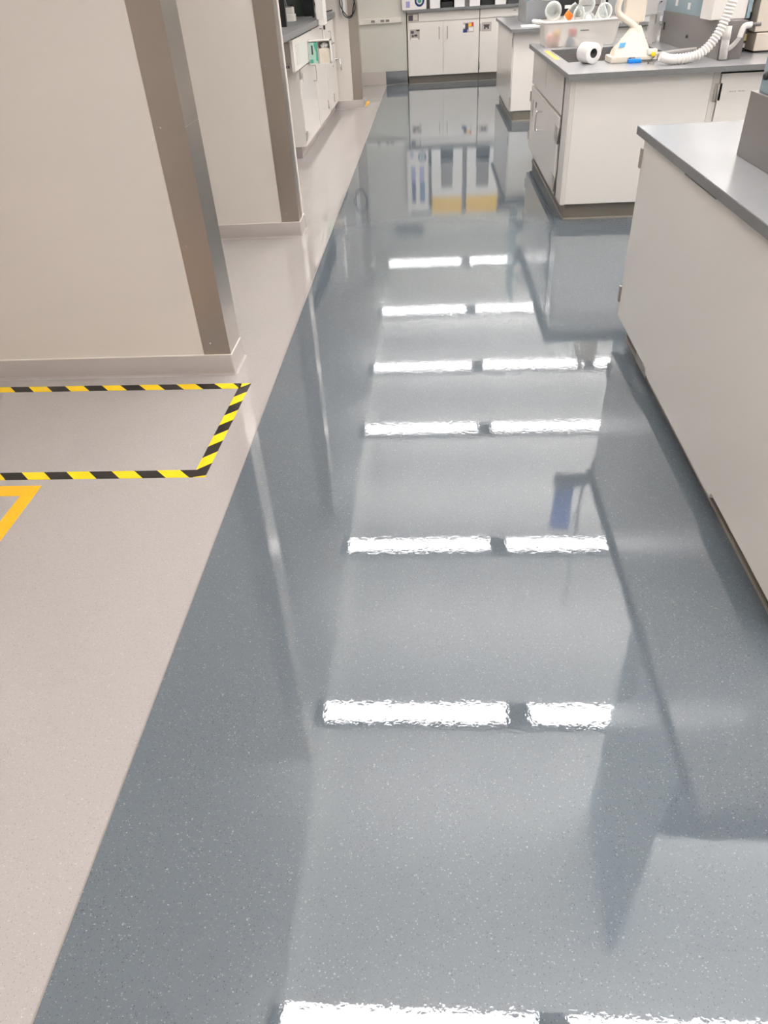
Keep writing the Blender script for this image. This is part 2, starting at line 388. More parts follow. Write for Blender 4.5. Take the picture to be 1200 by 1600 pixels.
obj('door_edge', B(.8945, .8965, 5.66, 5.71, .108, .60), 'edge', d)
pull(d, (.896, 6.58, .455), (-1,0,0), (0,0,1), .135, so=.05, r=.007, m='chrome')
obj('latch_plate', B(.893, .896, 7.20, 7.26, .40, .52, bev=.001), 'hinge', d)
obj('lock', B(.892, .896, 7.0, 7.03, .49, .53), 'darkgrey', d)
for z0, z1 in ((.455,.535), (.140,.215)):
    hinge_x(d, .895, 5.64, 5.83, z0-.005, z1+.015)
    b = bmesh.new(); box(b, .888, .896, 7.40, 7.44, z0+.03, z1+.03, bev=.001); obj('hinge', b, 'hinge', d)
obj('side_panel', B(.93, 1.795, 5.352, 5.376, .112, .88, bev=.0015), 'cab', t)
obj('corner_strip', B(.905, .93, 5.356, 5.376, .108, .88), 'cab_in', t)
obj('stile', B(1.80, 1.842, 5.362, 5.378, .112, .88), 'cab_in', t)
d2 = obj('door', B(1.846, 2.42, 5.348, 5.370, .112, .866, bev=.0015), 'cab', t)
obj('top_gap', B(1.846, 4.9, 5.36, 5.372, .866, .882), 'gap', t)
hinge_y(d2, 5.352, 1.815, 1.862, .715, .815)
lb = obj('name_label', B(1.905, 2.02, 5.3465, 5.348, .745, .785), 'cab', d2)
for k, (a, b_) in enumerate(((1.912,1.925),(1.928,1.938),(1.942,1.953),(1.966,1.985),(1.988,2.008))):
    obj('printed_word', B(a, b_, 5.3459, 5.3465, .762, .768), 'photo_grey', lb)
for k in range(1, 4):
    x0 = 2.43+(k-1)*.62; dd = obj('door', B(x0, x0+.61, 5.348, 5.370, .112, .866, bev=.0015), 'cab', t)
    pull(dd, (x0+.08, 5.348, .6), (0,-1,0), (0,0,1), .11)
kk = obj('toe_kick', B(.94, 5.2, 5.385, 7.35, 0, .106), 'kick', t)
kt = bmesh.new(); box(kt, .933, .941, 5.375, 7.36, 0, .012, bev=.002); box(kt, .933, 5.2, 5.376, 5.386, 0, .012, bev=.002)
obj('kick_trim', kt, 'kickline', kk)
SK = (.965, 1.72, 5.95, 6.9)
wt2 = worktop(.868, 5.2, 5.295, 7.57, .882, .914, 'grey worktop with an inset sink on the middle island', holes=SK)
sb = bmesh.new()
box(sb, SK[0]-.008, SK[0], SK[2], SK[3], .66, .8815); box(sb, SK[1], SK[1]+.008, SK[2], SK[3], .66, .8815)
box(sb, SK[0]-.008, SK[1]+.008, SK[2]-.008, SK[2], .66, .8815); box(sb, SK[0]-.008, SK[1]+.008, SK[3], SK[3]+.008, .66, .8815)
box(sb, SK[0]-.008, SK[1]+.008, SK[2]-.008, SK[3]+.008, .65, .66)
obj('sink_basin', sb, 'riser', t, 'dark grey resin sink basin')
lip = bmesh.new(); tube(lip, [(1.79,5.33,.9085),(1.80,5.55,.9085),(1.81,5.72,.9085),(1.845,6.9,.9085)], .005, 8)
obj('drip_lip', lip, 'top', wt2)
obj('strip_of_tape', B(.905, .940, 6.17, 6.83, .9142, .9148), 'orange', None, 'strip of amber tape on the middle worktop in front of the bin', 'tape')
rs = thing('service_riser', (3.5, 6.35, .914), 'grey box riser in the middle of the middle island worktop', 'riser')
obj('end_panel', B(1.88, 1.905, 5.61, 7.10, .914, 1.125, bev=.002), 'riser', rs)
obj('side_panel', B(1.905, 2.03, 5.61, 5.635, .914, 1.125, bev=.002), 'riser', rs)
obj('cap_panel', B(1.905, 2.03, 5.62, 7.10, 1.105, 1.125), 'riser', rs)
obj('knob', lathe(bmesh.new(), [(.012,0),(.012,.01),(0,.012)], (1.88, 6.35, 1.0), (-1,0,0), 12), 'darkgrey', rs)
obj('outlet', B(1.874, 1.88, 7.0, 7.03, 1.0, 1.05), 'darkgrey', rs)
t = thing('reagent_shelf', (2.9, 6.5, 1.13), 'blue grey steel shelf end panel on the middle island riser with small outlets', 'shelf')
obj('end_panel', B(1.89, 1.92, 6.0, 7.10, 1.125, 2.2, bev=.003), 'bluegrey', t)
obj('end_panel', B(2.0, 2.03, 6.0, 7.10, 1.126, 2.2, bev=.003), 'bluegrey', t)
for z in (1.5, 1.9): obj('shelf', B(1.92, 2.0, 6.1, 7.0, z, z+.025), 'bluegrey', t)
for y, z in ((6.78,1.185), (6.45,1.175)): obj('outlet_plate', B(1.884, 1.89, y-.03, y+.03, z-.02, z+.02, bev=.001), 'white', t)
obj('knob', lathe(bmesh.new(), [(.012,0),(.012,.012),(0,.014)], (1.89, 6.08, 1.17), (-1,0,0), 10), 'darkgrey', t)
t = thing('white_panel_box', (1.97, 5.8, 1.135), 'white flat panel box standing on the grey riser behind the corrugated hose', 'box')
obj('shell', B(1.835, 2.055, 5.75, 5.985, 1.1255, 1.62, bev=.004), 'white', t)
obj('edge_post', B(2.057, 2.08, 5.74, 5.985, 1.1255, 1.62, bev=.002), 'bluegrey', t)

# --- frosted bin and its glassware
def rbox(x0, x1, y0, y1, z, r, n=5):
    p = []
    for cx, cy, a0 in ((x1-r,y1-r,0),(x0+r,y1-r,90),(x0+r,y0+r,180),(x1-r,y0+r,270)):
        for k in range(n+1):
            a = math.radians(a0+90*k/n); p.append(Vector((cx+r*math.cos(a), cy+r*math.sin(a), z)))
    return p
def loft(bm, loops, mi=0, cap0=False, cap1=False):
    t = bmesh.new(); R = [[t.verts.new(p) for p in L] for L in loops]; n = len(R[0])
    for i in range(len(R)-1):
        for k in range(n):
            f = t.faces.new((R[i][k], R[i][(k+1)%n], R[i+1][(k+1)%n], R[i+1][k])); f.smooth = True
    if cap0: t.faces.new(R[0][::-1])
    if cap1: t.faces.new(R[-1])
    bmesh.ops.recalc_face_normals(t, faces=t.faces[:]); join(bm, t, mi); return bm
t = thing('frosted_bin', (1.24, 7.25, .914), 'frosted white plastic bin full of glassware on the middle worktop', 'bin')
bx = dict(x0=.935, x1=1.535, y0=7.08, y1=7.46)
def bl(e, z, r=.05): return rbox(bx['x0']-e, bx['x1']+e, bx['y0']-e, bx['y1']+e, z, r+e)
obj('bin_body', loft(bmesh.new(), [bl(-.02,.9145,.04), bl(-.012,.918), bl(.012,1.09)], cap0=True), 'tub', t)
obj('bin_rim', loft(bmesh.new(), [bl(.012,1.080), bl(.03,1.078), bl(.032,1.094), bl(.012,1.097)]), 'white', t)
obj('bin_handle', tube(bmesh.new(), [(.905,7.13,1.085),(.868,7.15,1.09),(.86,7.26,1.09),(.868,7.37,1.09),(.905,7.40,1.085)], .014, 8), 'white', t)
obj('embossed_mark', B(1.22, 1.29, 7.066, 7.068, 1.02, 1.028), 'riser', t)
def inbin(name, bm, m, label, cat, grp='loose caps inside the bin'): return obj(name, bm, m, None, label, cat, grp)
inbin('plastic_disc', lathe(bmesh.new(), [(0,0),(.034,0),(.034,.02),(0,.022)], (1.165,7.115,1.01), (0,-1,.15), 18), 'redcap', 'round red cap showing through the bin front', 'cap')
inbin('plastic_disc', lathe(bmesh.new(), [(0,0),(.026,0),(.026,.03),(0,.03)], (1.035,7.12,1.01), (.2,-1,.2), 16), 'yellowcap', 'small amber cap showing through the bin front', 'cap')
inbin('plastic_funnel', lathe(bmesh.new(), [(0,0),(.012,0),(.045,.06),(.045,.062),(.01,.005)], (1.15,7.15,.985), (.15,0,-1), 16), 'slate', 'slate blue funnel cap showing under the red cap', 'disc')
inbin('jar_lid', lathe(bmesh.new(), [(0,0),(.06,0),(.06,.07),(0,.07)], (1.01,7.16,.93), (0,-.1,1), 18), 'pinkcap', 'salmon jar lid in the near left corner of the bin', 'lid')
def flask_round(c, r, neck, label, m='glass', ax=(0,0,1)):
    prof = [(0,-r)]+[(r*math.sin(a), -r*math.cos(a)) for a in [math.pi*k/14 for k in range(1,13)]]+[(r*.3, r*1.02), (r*.28, r+neck), (r*.34, r+neck+.006)]
    return obj('round_flask', lathe(bmesh.new(), prof, c, ax, 20), m, None, label, 'flask', 'glassware in the bin')
def cyl_glass(name, c, ax, r, L, label, m='glass', cat='bottle'):
    prof = [(0,0),(r*.9,0),(r,.006),(r,L-.02),(r*.85,L-.004),(r*.7,L),(r*.7,L+.012),(r*.55,L+.012)]
    return obj(name, lathe(bmesh.new(), prof, c, ax, 18), m, None, label, cat, 'glassware in the bin')
flask_round((1.025,7.34,1.155), .07, .05, 'large round glass flask at the left end of the bin', ax=(.3,.5,-.3))
o = cyl_glass('glass_tube', (1.10,7.27,1.06), (.6,-.1,.8), .032, .16, 'glass tube with an orange label in the bin', cat='tube')
obj('label', lathe(bmesh.new(), [(.033,.05),(.033,.10)], (1.10,7.27,1.06), (.6,-.1,.8), 18), 'orangelabel', o)
cyl_glass('glass_bottle', (1.085,7.17,.99), (-.12,-.15,1), .042, .12, 'short clear bottle leaning at the front left of the bin')
cyl_glass('glass_bottle', (1.205,7.18,1.0), (.05,-.2,1), .046, .17, 'tall clear bottle in the middle of the bin')
obj('glass_ring', lathe(bmesh.new(), [(.030,0),(.038,-.006),(.043,0),(.043,.06),(.036,.062),(.030,0)], (1.30,7.19,1.105), (.1,.75,-.6), 20), 'glass', None, 'clear ring ended jar lying right of the tall bottle in the bin', 'jar', 'glassware in the bin')
obj('white_disc', lathe(bmesh.new(), [(0,0),(.026,0),(.026,.004),(0,.004)], (1.302,7.202,1.10), (.1,-.75,.6), 16), 'paper', None, 'white paper disc inside the ring ended jar', 'disc')
flask_round((1.305,7.37,1.185), .07, .05, 'large smoky round flask at the back of the bin', ax=(-.1,.4,-.4))
obj('pear_flask', lathe(bmesh.new(), [(0,0),(.03,.004),(.05,.03),(.052,.05),(.035,.09),(.018,.12),(.017,.17),(.022,.175)], (1.425,7.31,1.06), (0,0,1), 18), 'glass', None, 'pear shaped glass flask with an upright neck in the bin', 'flask', 'glassware in the bin')
rg = bmesh.new()
ring = [(1.47+.056*math.cos(a), 7.42+.008*math.sin(a), 1.125+.056*math.sin(a)) for a in [math.pi*2*k/28 for k in range(29)]]
tube(rg, ring, .008, 8, raw=True, cap=False)
gr = thing('glass_dish', (1.47,7.42,1.06), 'big white rimmed glass dish on edge at the right end of the bin', 'dish', 'glassware in the bin')
obj('rim', rg, 'white', gr); obj('dish_bottom', lathe(bmesh.new(), [(0,0),(.055,0),(.055,.003),(0,.003)], (1.47,7.42,1.125), (0,1,0), 24), 'glass', gr)

# --- label roll
t = thing('label_roll', (1.09,5.84,.914), 'roll of white labels with a black core on the middle worktop by the sink', 'roll')
ax = Vector((.42,-.9,0)).normalized(); c0 = Vector((1.055,5.885,.9765))
lathe_b = lathe(bmesh.new(), [(.028,0),(.060,0),(.062,.003),(.062,.112),(.060,.115),(.028,.115)], c0, ax, 28)
obj('paper_winding', lathe_b, 'paper', t)
obj('core', lathe(bmesh.new(), [(.0,.02),(.026,.02),(.0285,.114),(.026,.117),(.026,.03),(0,.03)], c0, ax, 22), 'black', t)
sd = Vector((-ax.y, ax.x, 0))
pb = bmesh.new(); q = [c0+ax*a+sd*.062+Vector((0,0,0))+sd*b_+Vector((0,0,z)) for a,b_,z in ((.002,0,0),(.113,0,0),(.113,.012,.05),(.002,.012,.05))]
tt = bmesh.new(); vv = [tt.verts.new(p) for p in q]; tt.faces.new(vv); bmesh.ops.solidify(tt, geom=tt.faces[:], thickness=.0015); join(pb, tt)
obj('loose_end', pb, 'paper', t)

# --- cream lamp-like stand with a tapering hood and a curved arm
t = thing('bench_lamp', (1.38,5.85,.914), 'cream plastic bench lamp lying on its hood by the sink with a curved arm', 'lamp')
obj('base_plate', B(1.215, 1.525, 5.74, 5.945, .9145, .952, bev=.008), 'cream', t)
def quad(cx, cy, hx, hy, z, r): return rbox(cx-hx, cx+hx, cy-hy, cy+hy, z, r, 4)
obj('hood', loft(bmesh.new(), [quad(1.365,5.845,.128,.088,.950,.02), quad(1.362,5.85,.115,.08,.985,.03), quad(1.375,5.855,.070,.055,1.05,.03), quad(1.385,5.86,.030,.028,1.115,.02)], cap1=True), 'cream', t)
obj('arm', tube(bmesh.new(), [(1.437,5.82,1.0),(1.405,5.83,1.065),(1.365,5.845,1.115),(1.30,5.855,1.155),(1.255,5.86,1.19),(1.248,5.86,1.235),(1.268,5.86,1.30),(1.30,5.86,1.40)], .020, 12), 'cream', t)
obj('upright', B(1.372, 1.408, 5.89, 5.925, .95, 1.36, bev=.006), 'cream', t)
obj('head', B(1.30, 1.44, 5.88, 5.95, 1.13, 1.36, bev=.01), 'cream', t)
obj('sticker', prism(bmesh.new(), [(1.262,1.0),(1.302,1.003),(1.31,1.03),(1.27,1.028)], 'y', 5.764, 5.766), 'lightblue', t)
obj('socket', B(1.345, 1.375, 5.728, 5.742, .925, .945, bev=.001), 'riser', t)
obj('socket', B(1.335, 1.347, 5.727, 5.742, .926, .944), 'black', t)
obj('clip_bracket', B(1.455, 1.52, 5.735, 5.80, .952, .985, bev=.004), 'white', t)
obj('yellow_clip', B(1.48, 1.505, 5.725, 5.74, .945, .968, bev=.003), 'yellow', t)
obj('power_cable', tube(bmesh.new(), [(1.375,5.735,.935),(1.42,5.72,.927),(1.47,5.715,.926),(1.52,5.71,.925),(1.56,5.72,.922)], .0035, 6), 'darkgrey', None, 'thin dark cable running from the bench lamp socket to the hose cuff', 'cable')
obj('cable_end', tube(bmesh.new(), [(1.50,5.72,.945),(1.47,5.70,.925),(1.445,5.66,.918),(1.44,5.62,.918)], .003, 6), 'darkgrey', None, 'short dark wire hanging from the yellow clip onto the worktop', 'wire')
obj('tape_roll', B(1.325, 1.41, 5.69, 5.735, .9145, .938, bev=.006), 'blue', None, 'bright blue plastic block at the front of the bench lamp base', 'block')

# --- corrugated hose
HOSE = [(1.478,5.5,.966),(1.535,5.5,.948),(1.592,5.5,.944),(1.655,5.5,.947),(1.715,5.5,.961),(1.77,5.5,.999),(1.81,5.5,1.054),(1.843,5.5,1.13),(1.86,5.5,1.20),(1.875,5.5,1.30),(1.88,5.52,1.5)]
pts = smooth_path(HOSE, 40)
hose = thing('corrugated_hose', (1.75,5.73,.914), 'white corrugated plastic hose sweeping up from the middle worktop', 'hose')
i0 = 75
obj('cuff', tube(bmesh.new(), pts[:i0], .0275, 16, raw=True), 'white', hose)
obj('ribbed_pipe', tube(bmesh.new(), pts[i0-2:], lambda s: .0275+.0036*math.sin(s*2*math.pi/.019), 16, raw=True), 'white', hose)
obj('clear_tube', tube(bmesh.new(), [(1.50,5.95,.93),(1.6,5.97,.935),(1.72,6.0,.94),(1.86,6.02,.945)], .012, 10), 'clear', None, 'clear plastic tube lying on the middle worktop behind the hose', 'tube')

# --- clear and white pipe at the corner of the riser
t = thing('plastic_standpipe', (1.90,5.585,.914), 'translucent plastic pipe with a white elbow at the riser corner', 'pipe')
obj('lower_pipe', tube(bmesh.new(), [(1.905,5.575,.921),(1.90,5.575,1.03)], .026, 14, raw=True), 'clear', t)
obj('upper_pipe', tube(bmesh.new(), [(1.90,5.575,1.03),(1.897,5.575,1.10)], .027, 14, raw=True), 'white', t)
obj('branch_pipe', tube(bmesh.new(), [(1.915,5.57,.972),(1.94,5.56,.99),(1.965,5.555,1.02),(1.978,5.55,1.045)], .014, 10), 'clear', t)
obj('elbow', tube(bmesh.new(), [(1.976,5.55,1.04),(1.982,5.55,1.075),(1.99,5.55,1.095),(2.005,5.55,1.102),(2.035,5.55,1.104)], .017, 12), 'white', t)
obj('nozzle', tube(bmesh.new(), [(2.035,5.55,1.104),(2.09,5.55,1.104)], .012, 10, raw=True), 'riser', t)

# --- instrument at the far right of the island
t = thing('bench_instrument', (2.6,6.2,.914), 'beige bench instrument on the middle worktop at the right edge', 'instrument')
obj('lower_shell', B(2.21, 2.75, 5.90, 6.45, .925, 1.03, bev=.006), 'beige', t)
obj('upper_shell', B(2.19, 2.75, 5.90, 6.45, 1.034, 1.65, bev=.008), 'beige', t)
obj('foot_rail', B(2.23, 2.73, 5.91, 6.43, .9145, .926), 'black', t)
t = thing('white_column_box', (2.2,6.2,1.1), 'tall narrow pinkish white carton beside the beige instrument', 'carton')
obj('carton', B(2.135, 2.18, 6.0, 6.15, 1.145, 1.55, bev=.002), 'white', t)
obj('pink_band', B(2.134, 2.181, 5.999, 6.151, 1.22, 1.26), 'pinkcap', t)
for k, (z0, z1, m, lb_) in enumerate(((.9145,.94,'black','black flat case at the bottom of the small stack by the beige instrument'),(.94,.965,'white','white flat case second in the small stack'),(.965,.98,'black','thin black case in the middle of the small stack'),(.98,1.02,'sticky','pale yellow box in the small stack by the beige instrument'),(1.02,1.05,'darkgrey','dark grey box in the small stack'),(1.05,1.075,'white','white box in the small stack'),(1.075,1.1,'riser','grey box near the top of the small stack'),(1.1,1.145,'black','black box on top of the small stack by the beige instrument'))):
    obj('small_case', B(2.125+.004*(k%3), 2.185, 6.0, 6.15, z0+.0003, z1, bev=.002), m, None, lb_, 'case', 'stacked cases')

# --- things on and behind the riser, left of the hose
t = thing('clear_bag', (1.80,7.2,1.13), 'crumpled clear bag of white parts hanging over the grey riser end', 'bag')
bb = bmesh.new(); bmesh.ops.create_icosphere(bb, subdivisions=4, radius=1)
for v in bb.verts:
    n_ = .8+.2*math.sin(v.co.x*9+v.co.z*7)*math.cos(v.co.y*8+v.co.x*3)
    v.co = Vector((1.80+v.co.x*.10*n_, 7.25+v.co.y*.09*n_, 1.195+v.co.z*.068*n_))
for f in bb.faces: f.smooth = True
obj('film', bb, 'bag', t)
for a, b_, z in ((1.75,7.2,1.18),(1.82,7.22,1.21),(1.85,7.24,1.17)):
    obj('part_inside', tube(bmesh.new(), [(a-.04,b_,z-.01),(a+.04,b_,z+.012)], .009, 8, raw=True), 'darkgrey', t)
t = thing('wall_dispenser', (1.58,6.6,.914), 'white dispenser housing on a post behind the bench lamp', 'dispenser')
obj('post', B(1.745, 1.785, 6.95, 6.99, .9145, 1.13), 'white', t)
obj('housing', B(1.55, 1.79, 6.93, 7.05, 1.11, 1.40, bev=.008), 'white', t)
t = thing('dropper_bottle', (1.80,6.95,.914), 'small grey hanging cylinder on a pale plate by the riser end', 'bottle')
obj('plate', B(1.80, 1.86, 7.10, 7.115, .9145, 1.12), 'white', t)
obj('cylinder', lathe(bmesh.new(), [(0,0),(.016,0),(.02,.01),(.02,.06),(.008,.07),(.006,.1),(0,.1)], (1.80,7.06,1.04), (0,0,1), 14), 'lampbody', t)

# ------------------------------------------------------------------ far island
t = thing('base_cabinet', (3, 10.5, 0), 'white end cabinet of the farthest island with two small hinges', 'cabinet')
obj('carcass', B(.925, 5.2, 9.5, 11.6, .105, .88), 'cab_in', t)
obj('end_panel', B(.90, .925, 9.50, 11.6, .105, .88, bev=.0015), 'cab', t)
obj('side_panel', B(.912, 1.35, 9.474, 9.5, .11, .88, bev=.0015), 'cab', t)
for k in range(5):
    x0 = 1.36+k*.62; d = obj('door', B(x0, x0+.61, 9.474, 9.5, .11, .866, bev=.0015), 'cab', t); pull(d, (x0+.5,9.474,.6), (0,-1,0), (0,0,1), .11)
for z0, z1 in ((.74,.83), (.16,.25)):
    b = bmesh.new(); box(b, .890, .901, 9.475, 9.515, z0, z1, bev=.001); obj('hinge', b, 'hinge', t)
kk = obj('toe_kick', B(.945, 5.2, 9.49, 11.5, 0, .106), 'kick', t)
kt = bmesh.new(); box(kt, .937, .946, 9.48, 11.5, 0, .012, bev=.002); box(kt, .937, 5.2, 9.481, 9.491, 0, .012, bev=.002); obj('kick_trim', kt, 'kickline', kk)
worktop(.868, 5.2, 9.37, 11.66, .882, .914, 'grey worktop of the farthest island with papers lying on it')
obj('service_riser', B(1.10, 4.9, 10.15, 11.05, .914, 1.125, bev=.002), 'riser_pale', None, 'grey riser box on the farthest island worktop', 'riser')
t = thing('reagent_shelf', (2.5,10.6,1.125), 'blue grey shelf end panel above the farthest island, seen in the floor reflection', 'shelf')
obj('end_panel', B(1.12, 1.15, 10.2, 11.0, 1.126, 2.5, bev=.003), 'bluegrey', t); obj('end_panel', B(4.5, 4.53, 10.2, 11.0, 1.126, 2.5, bev=.003), 'bluegrey', t)
for z in (1.5, 1.9): obj('shelf', B(1.15, 4.5, 10.3, 10.9, z, z+.025), 'bluegrey', t)
obj('paper_stack', prism(bmesh.new(), [(1.0,9.62),(1.26,9.60),(1.27,9.86),(1.02,9.88)], 'z', .9145, .920), 'paper', None, 'flat white papers on the farthest island worktop', 'papers')
t = thing('bench_device', (1.5,9.75,.914), 'black bench device with a white label behind the bin of glassware', 'device')
obj('shell', B(1.40, 1.62, 9.65, 9.95, .9145, 1.25, bev=.005), 'black', t); obj('label', B(1.47, 1.535, 9.648, 9.65, 1.06, 1.09), 'paper', t)
t = thing('bench_device', (1.78,9.75,.914), 'brown grey bench device right of the black one behind the bin', 'device')
obj('shell', B(1.64, 1.86, 9.65, 9.95, .9145, 1.2, bev=.005), 'riser', t); obj('slot', B(1.66, 1.84, 9.648, 9.65, 1.07, 1.08), 'black', t)
obj('stool_post', tube(bmesh.new(), [(1.955,9.8,.9145),(1.955,9.8,1.5)], .014, 8, raw=True), 'black', None, 'slim black upright rod behind the white rimmed dish', 'rod')

# ------------------------------------------------------------------ far wall bench
FX, FZ = -.40, .955
t = thing('base_cabinet', (.17,13.8,0), 'white cabinet against the far wall with a wide drawer and two doors', 'cabinet')
obj('carcass', B(-.39, .745, 13.49, 14.18, .1, FZ), 'cab_in', t)
dr = obj('drawer', B(-.385, .742, 13.468, 13.49, .832, FZ-.004, bev=.0015), 'cab', t)
hd = obj('label_pull', B(.09, .23, 13.458, 13.468, .885, .905, bev=.002), 'edge', dr)
da = obj('door', B(-.385, .174, 13.468, 13.49, .105, .824, bev=.0015), 'cab', t)
db = obj('door', B(.180, .742, 13.468, 13.49, .105, .824, bev=.0015), 'cab', t)
pull(da, (.112,13.468,.67), (0,-1,0), (0,0,1), .15, m='steel'); pull(db, (.243,13.468,.67), (0,-1,0), (0,0,1), .15, m='steel')
obj('toe_kick', B(-.38, .745, 13.52, 14.1, 0, .1), 'kick', t)
t = thing('base_cabinet', (1.3,13.8,0), 'white cabinet against the far wall with one drawer, right of the wide drawer', 'cabinet')
obj('carcass', B(.752, 1.9, 13.49, 14.18, .1, FZ), 'cab_in', t)
dr2 = obj('drawer', B(.756, 1.34, 13.468, 13.49, .832, FZ-.004, bev=.0015), 'cab', t)
obj('tag', B(1.27, 1.31, 13.466, 13.468, .9, .91), 'riser', dr2)
dc = obj('door', B(.756, 1.34, 13.468, 13.49, .105, .824, bev=.0015), 'cab', t)
for z in (.66, .15): hinge_y(dc, 13.47, .752, .768, z, z+.1)
obj('toe_kick', B(.752, 1.9, 13.52, 14.1, 0, .1), 'kick', t)
worktop(-.402, 1.9, 13.42, 14.19, FZ, .99, 'dark edged grey worktop of the bench against the far wall')
# pictures taped to the doors
def picture(x0, x1, z0, z1, y, label, blobs, base='photo_grey', rot=0):
    t = thing('taped_picture', ((x0+x1)/2, y, z0), label, 'picture', 'pictures on the far cabinets')
    obj('sheet', B(x0, x1, y-.001, y, z0, z1), base, t)
    for (a,b_,c,d_,m) in blobs:
        obj('print', B(x0+(x1-x0)*a, x0+(x1-x0)*b_, y-.0016, y-.001, z0+(z1-z0)*c, z0+(z1-z0)*d_), m, t)
Yp = 13.4678
picture(-.375, -.21, .838, .938, Yp, 'grey picture taped on the wide drawer at its left end', [(.05,.45,.1,.8,'ink'),(.5,.9,.2,.9,'cab_in'),(.0,1,.95,1,'ink'),(.96,1,0,1,'ink')])
picture(-.352, -.195, .60, .735, Yp, 'grey picture of dark parts taped on the left door', [(.1,.4,.6,.85,'ink'),(.65,1,.8,.95,'ink'),(.2,.4,.25,.45,'ink'),(.45,.75,.3,.5,'ink'),(.1,.8,.0,.15,'paper')])
picture(.49, .655, .655, .785, Yp, 'colourful picture taped high on the middle door', [(.0,.4,.0,.35,'navy'),(.2,.5,.3,.9,'ink'),(.5,.8,.55,.9,'yellowcap'),(.55,.95,.1,.5,'paper'),(.8,1,.6,1,'redcap'),(.0,.2,.5,.8,'paper')])
picture(.78, .935, .655, .775, Yp, 'grey picture of a dark gadget taped on the right door', [(.2,.8,.6,.75,'ink'),(.25,.4,.25,.6,'ink'),(.6,.75,.25,.6,'ink'),(.4,.6,.4,.6,'ink')])
# white board cabinet with blue emblem
t = thing('poster_cabinet', (-.28,13.6,.99), 'white upright cabinet with a blue ring emblem at the left end of the far bench', 'cabinet')
obj('shell', B(-.462, -.085, 13.43, 13.485, .9905, 2.0, bev=.003), 'white', t)
rg = bmesh.new(); cx, cz = -.19, 1.10
for r0, r1, m, yy in ((.0,.030,'teal',13.4285),(.026,.05,'paper',13.4288),(.044,.075,'navy',13.4282)):
    obj('emblem_ring', lathe(bmesh.new(), [(r0,0),(r0,.0015),(r1,.0015),(r1,0)], (cx,13.43,cz), (0,-1,0), 24), m, t)
for a,b_,c,d_,m in ((-.40,-.34,1.02,1.1,'lilac'),(-.39,-.31,1.25,1.5,'lilac'),(-.24,-.16,1.25,1.5,'lilac'),(-.38,-.31,1.5,1.85,'navy'),(-.24,-.15,1.5,1.85,'slate')):
    obj('printed_block', B(a,b_,13.4285,13.43,c,d_), m, t)
# two bench-top hoods with yellow tops
for k, (x0, x1) in enumerate(((-.03,.51),(.585,1.14))):
    t = thing('bench_hood', ((x0+x1)/2,13.8,.99), 'white bench hood with dark opening on the far bench, %s' % ['beside the ring emblem','farther right of the two'][k], 'hood', 'bench hoods on the far bench')
    for a in (x0, x1-.16): obj('front_leg', B(a, a+.16, 13.45, 13.56, .9905, 1.28, bev=.003), 'paper', t)
    obj('side_panel', B(x0, x0+.02, 13.56, 14.1, .9905, 1.28), 'white', t); obj('side_panel', B(x1-.02, x1, 13.56, 14.1, .9905, 1.28), 'white', t)
    obj('back_panel', B(x0+.02, x1-.02, 14.05, 14.08, .9905, 1.28), 'black', t)
    obj('upper_body', B(x0, x1, 13.45, 14.1, 1.28, 1.77, bev=.003), 'white', t)
    obj('sash', B(x0+.17, x1-.17, 13.444, 13.45, 1.2, 1.62, bev=.001), 'riser', t)
    obj('yellow_top', B(x0, x1, 13.45, 14.1, 1.772, 2.06, bev=.003), 'yellowpanel', t)
    obj('tray', B(x0+.18, x1-.18, 13.58, 13.9, .9905, 1.06, bev=.006), 'black', t)
t = thing('bench_device', (-.055,13.6,.99), 'narrow dark filler in the gap between the ring emblem cabinet and the first hood', 'device')
obj('shell', B(-.08, -.036, 13.5, 13.7, .9905, 1.25, bev=.002), 'darkgrey', t)  # dark box filling the gap beside the hood
t = thing('bench_device', (.55,13.6,.99), 'narrow dark filler in the gap between the two hoods', 'device')
obj('shell', B(.515, .58, 13.52, 13.7, .9905, 1.9, bev=.002), 'riser', t)  # dark box set in to fill the gap between the hoods
t = thing('bench_device', (1.25,13.6,.99), 'dark grey box at the right end of the far bench', 'device')
obj('shell', B(1.18, 1.5, 13.52, 13.8, .9905, 1.3, bev=.004), 'darkgrey', t)

# ------------------------------------------------------------------ left bench between the stub walls
LX, LT = -1.29, 1.11
def lcab(y0, y1, label, n=1):
    t = thing('base_cabinet', (-1.8,(y0+y1)/2,0), label, 'cabinet')
    obj('carcass', B(-2.2, LX-.02, y0+.002, min(y1-.002,11.08), .105, 1.05), 'cab_in', t)
    obj('toe_kick', B(-2.15, LX-.06, y0+.004, min(y1-.004,11.08), 0, .105), 'cove_grey', t)
    return t
ta = lcab(7.95, 9.04, 'white left bench cabinet nearest the viewer, its side panel facing the aisle camera')
obj('side_panel', B(-2.2, LX-.004, 7.93, 7.951, .11, .80), 'cab', ta)
obj('side_rail', B(-2.2, LX-.02, 7.928, 7.951, .84, 1.0), 'cab', ta)
lp = obj('side_label', B(-1.445, -1.36, 7.926, 7.928, .79, .828), 'paper', ta)
for a in (-1.435,-1.41,-1.39): obj('printed_mark', B(a, a+.012, 7.925, 7.926, .798, .82), 'ink', lp)
d = obj('door', B(LX-.02, LX, 7.955, 9.02, .112, .775, bev=.0015), 'cab', ta)
pull(d, (LX,8.86,.66), (1,0,0), (0,0,1), .14, so=.035, m='hinge'); obj('latch_plate', B(LX, LX+.003, 8.12, 8.17, .66, .73), 'hinge', d)
for z in (.70, .16): 
    b = bmesh.new(); box(b, LX-.001, LX+.006, 7.945, 8.06, z, z+.075, bev=.001); obj('hinge', b, 'hinge', d)
d = obj('drawer', B(LX-.02, LX+.012, 7.66, 9.02, .79, 1.04, bev=.0015), 'cab', ta, 'drawer front standing proud of the bench')
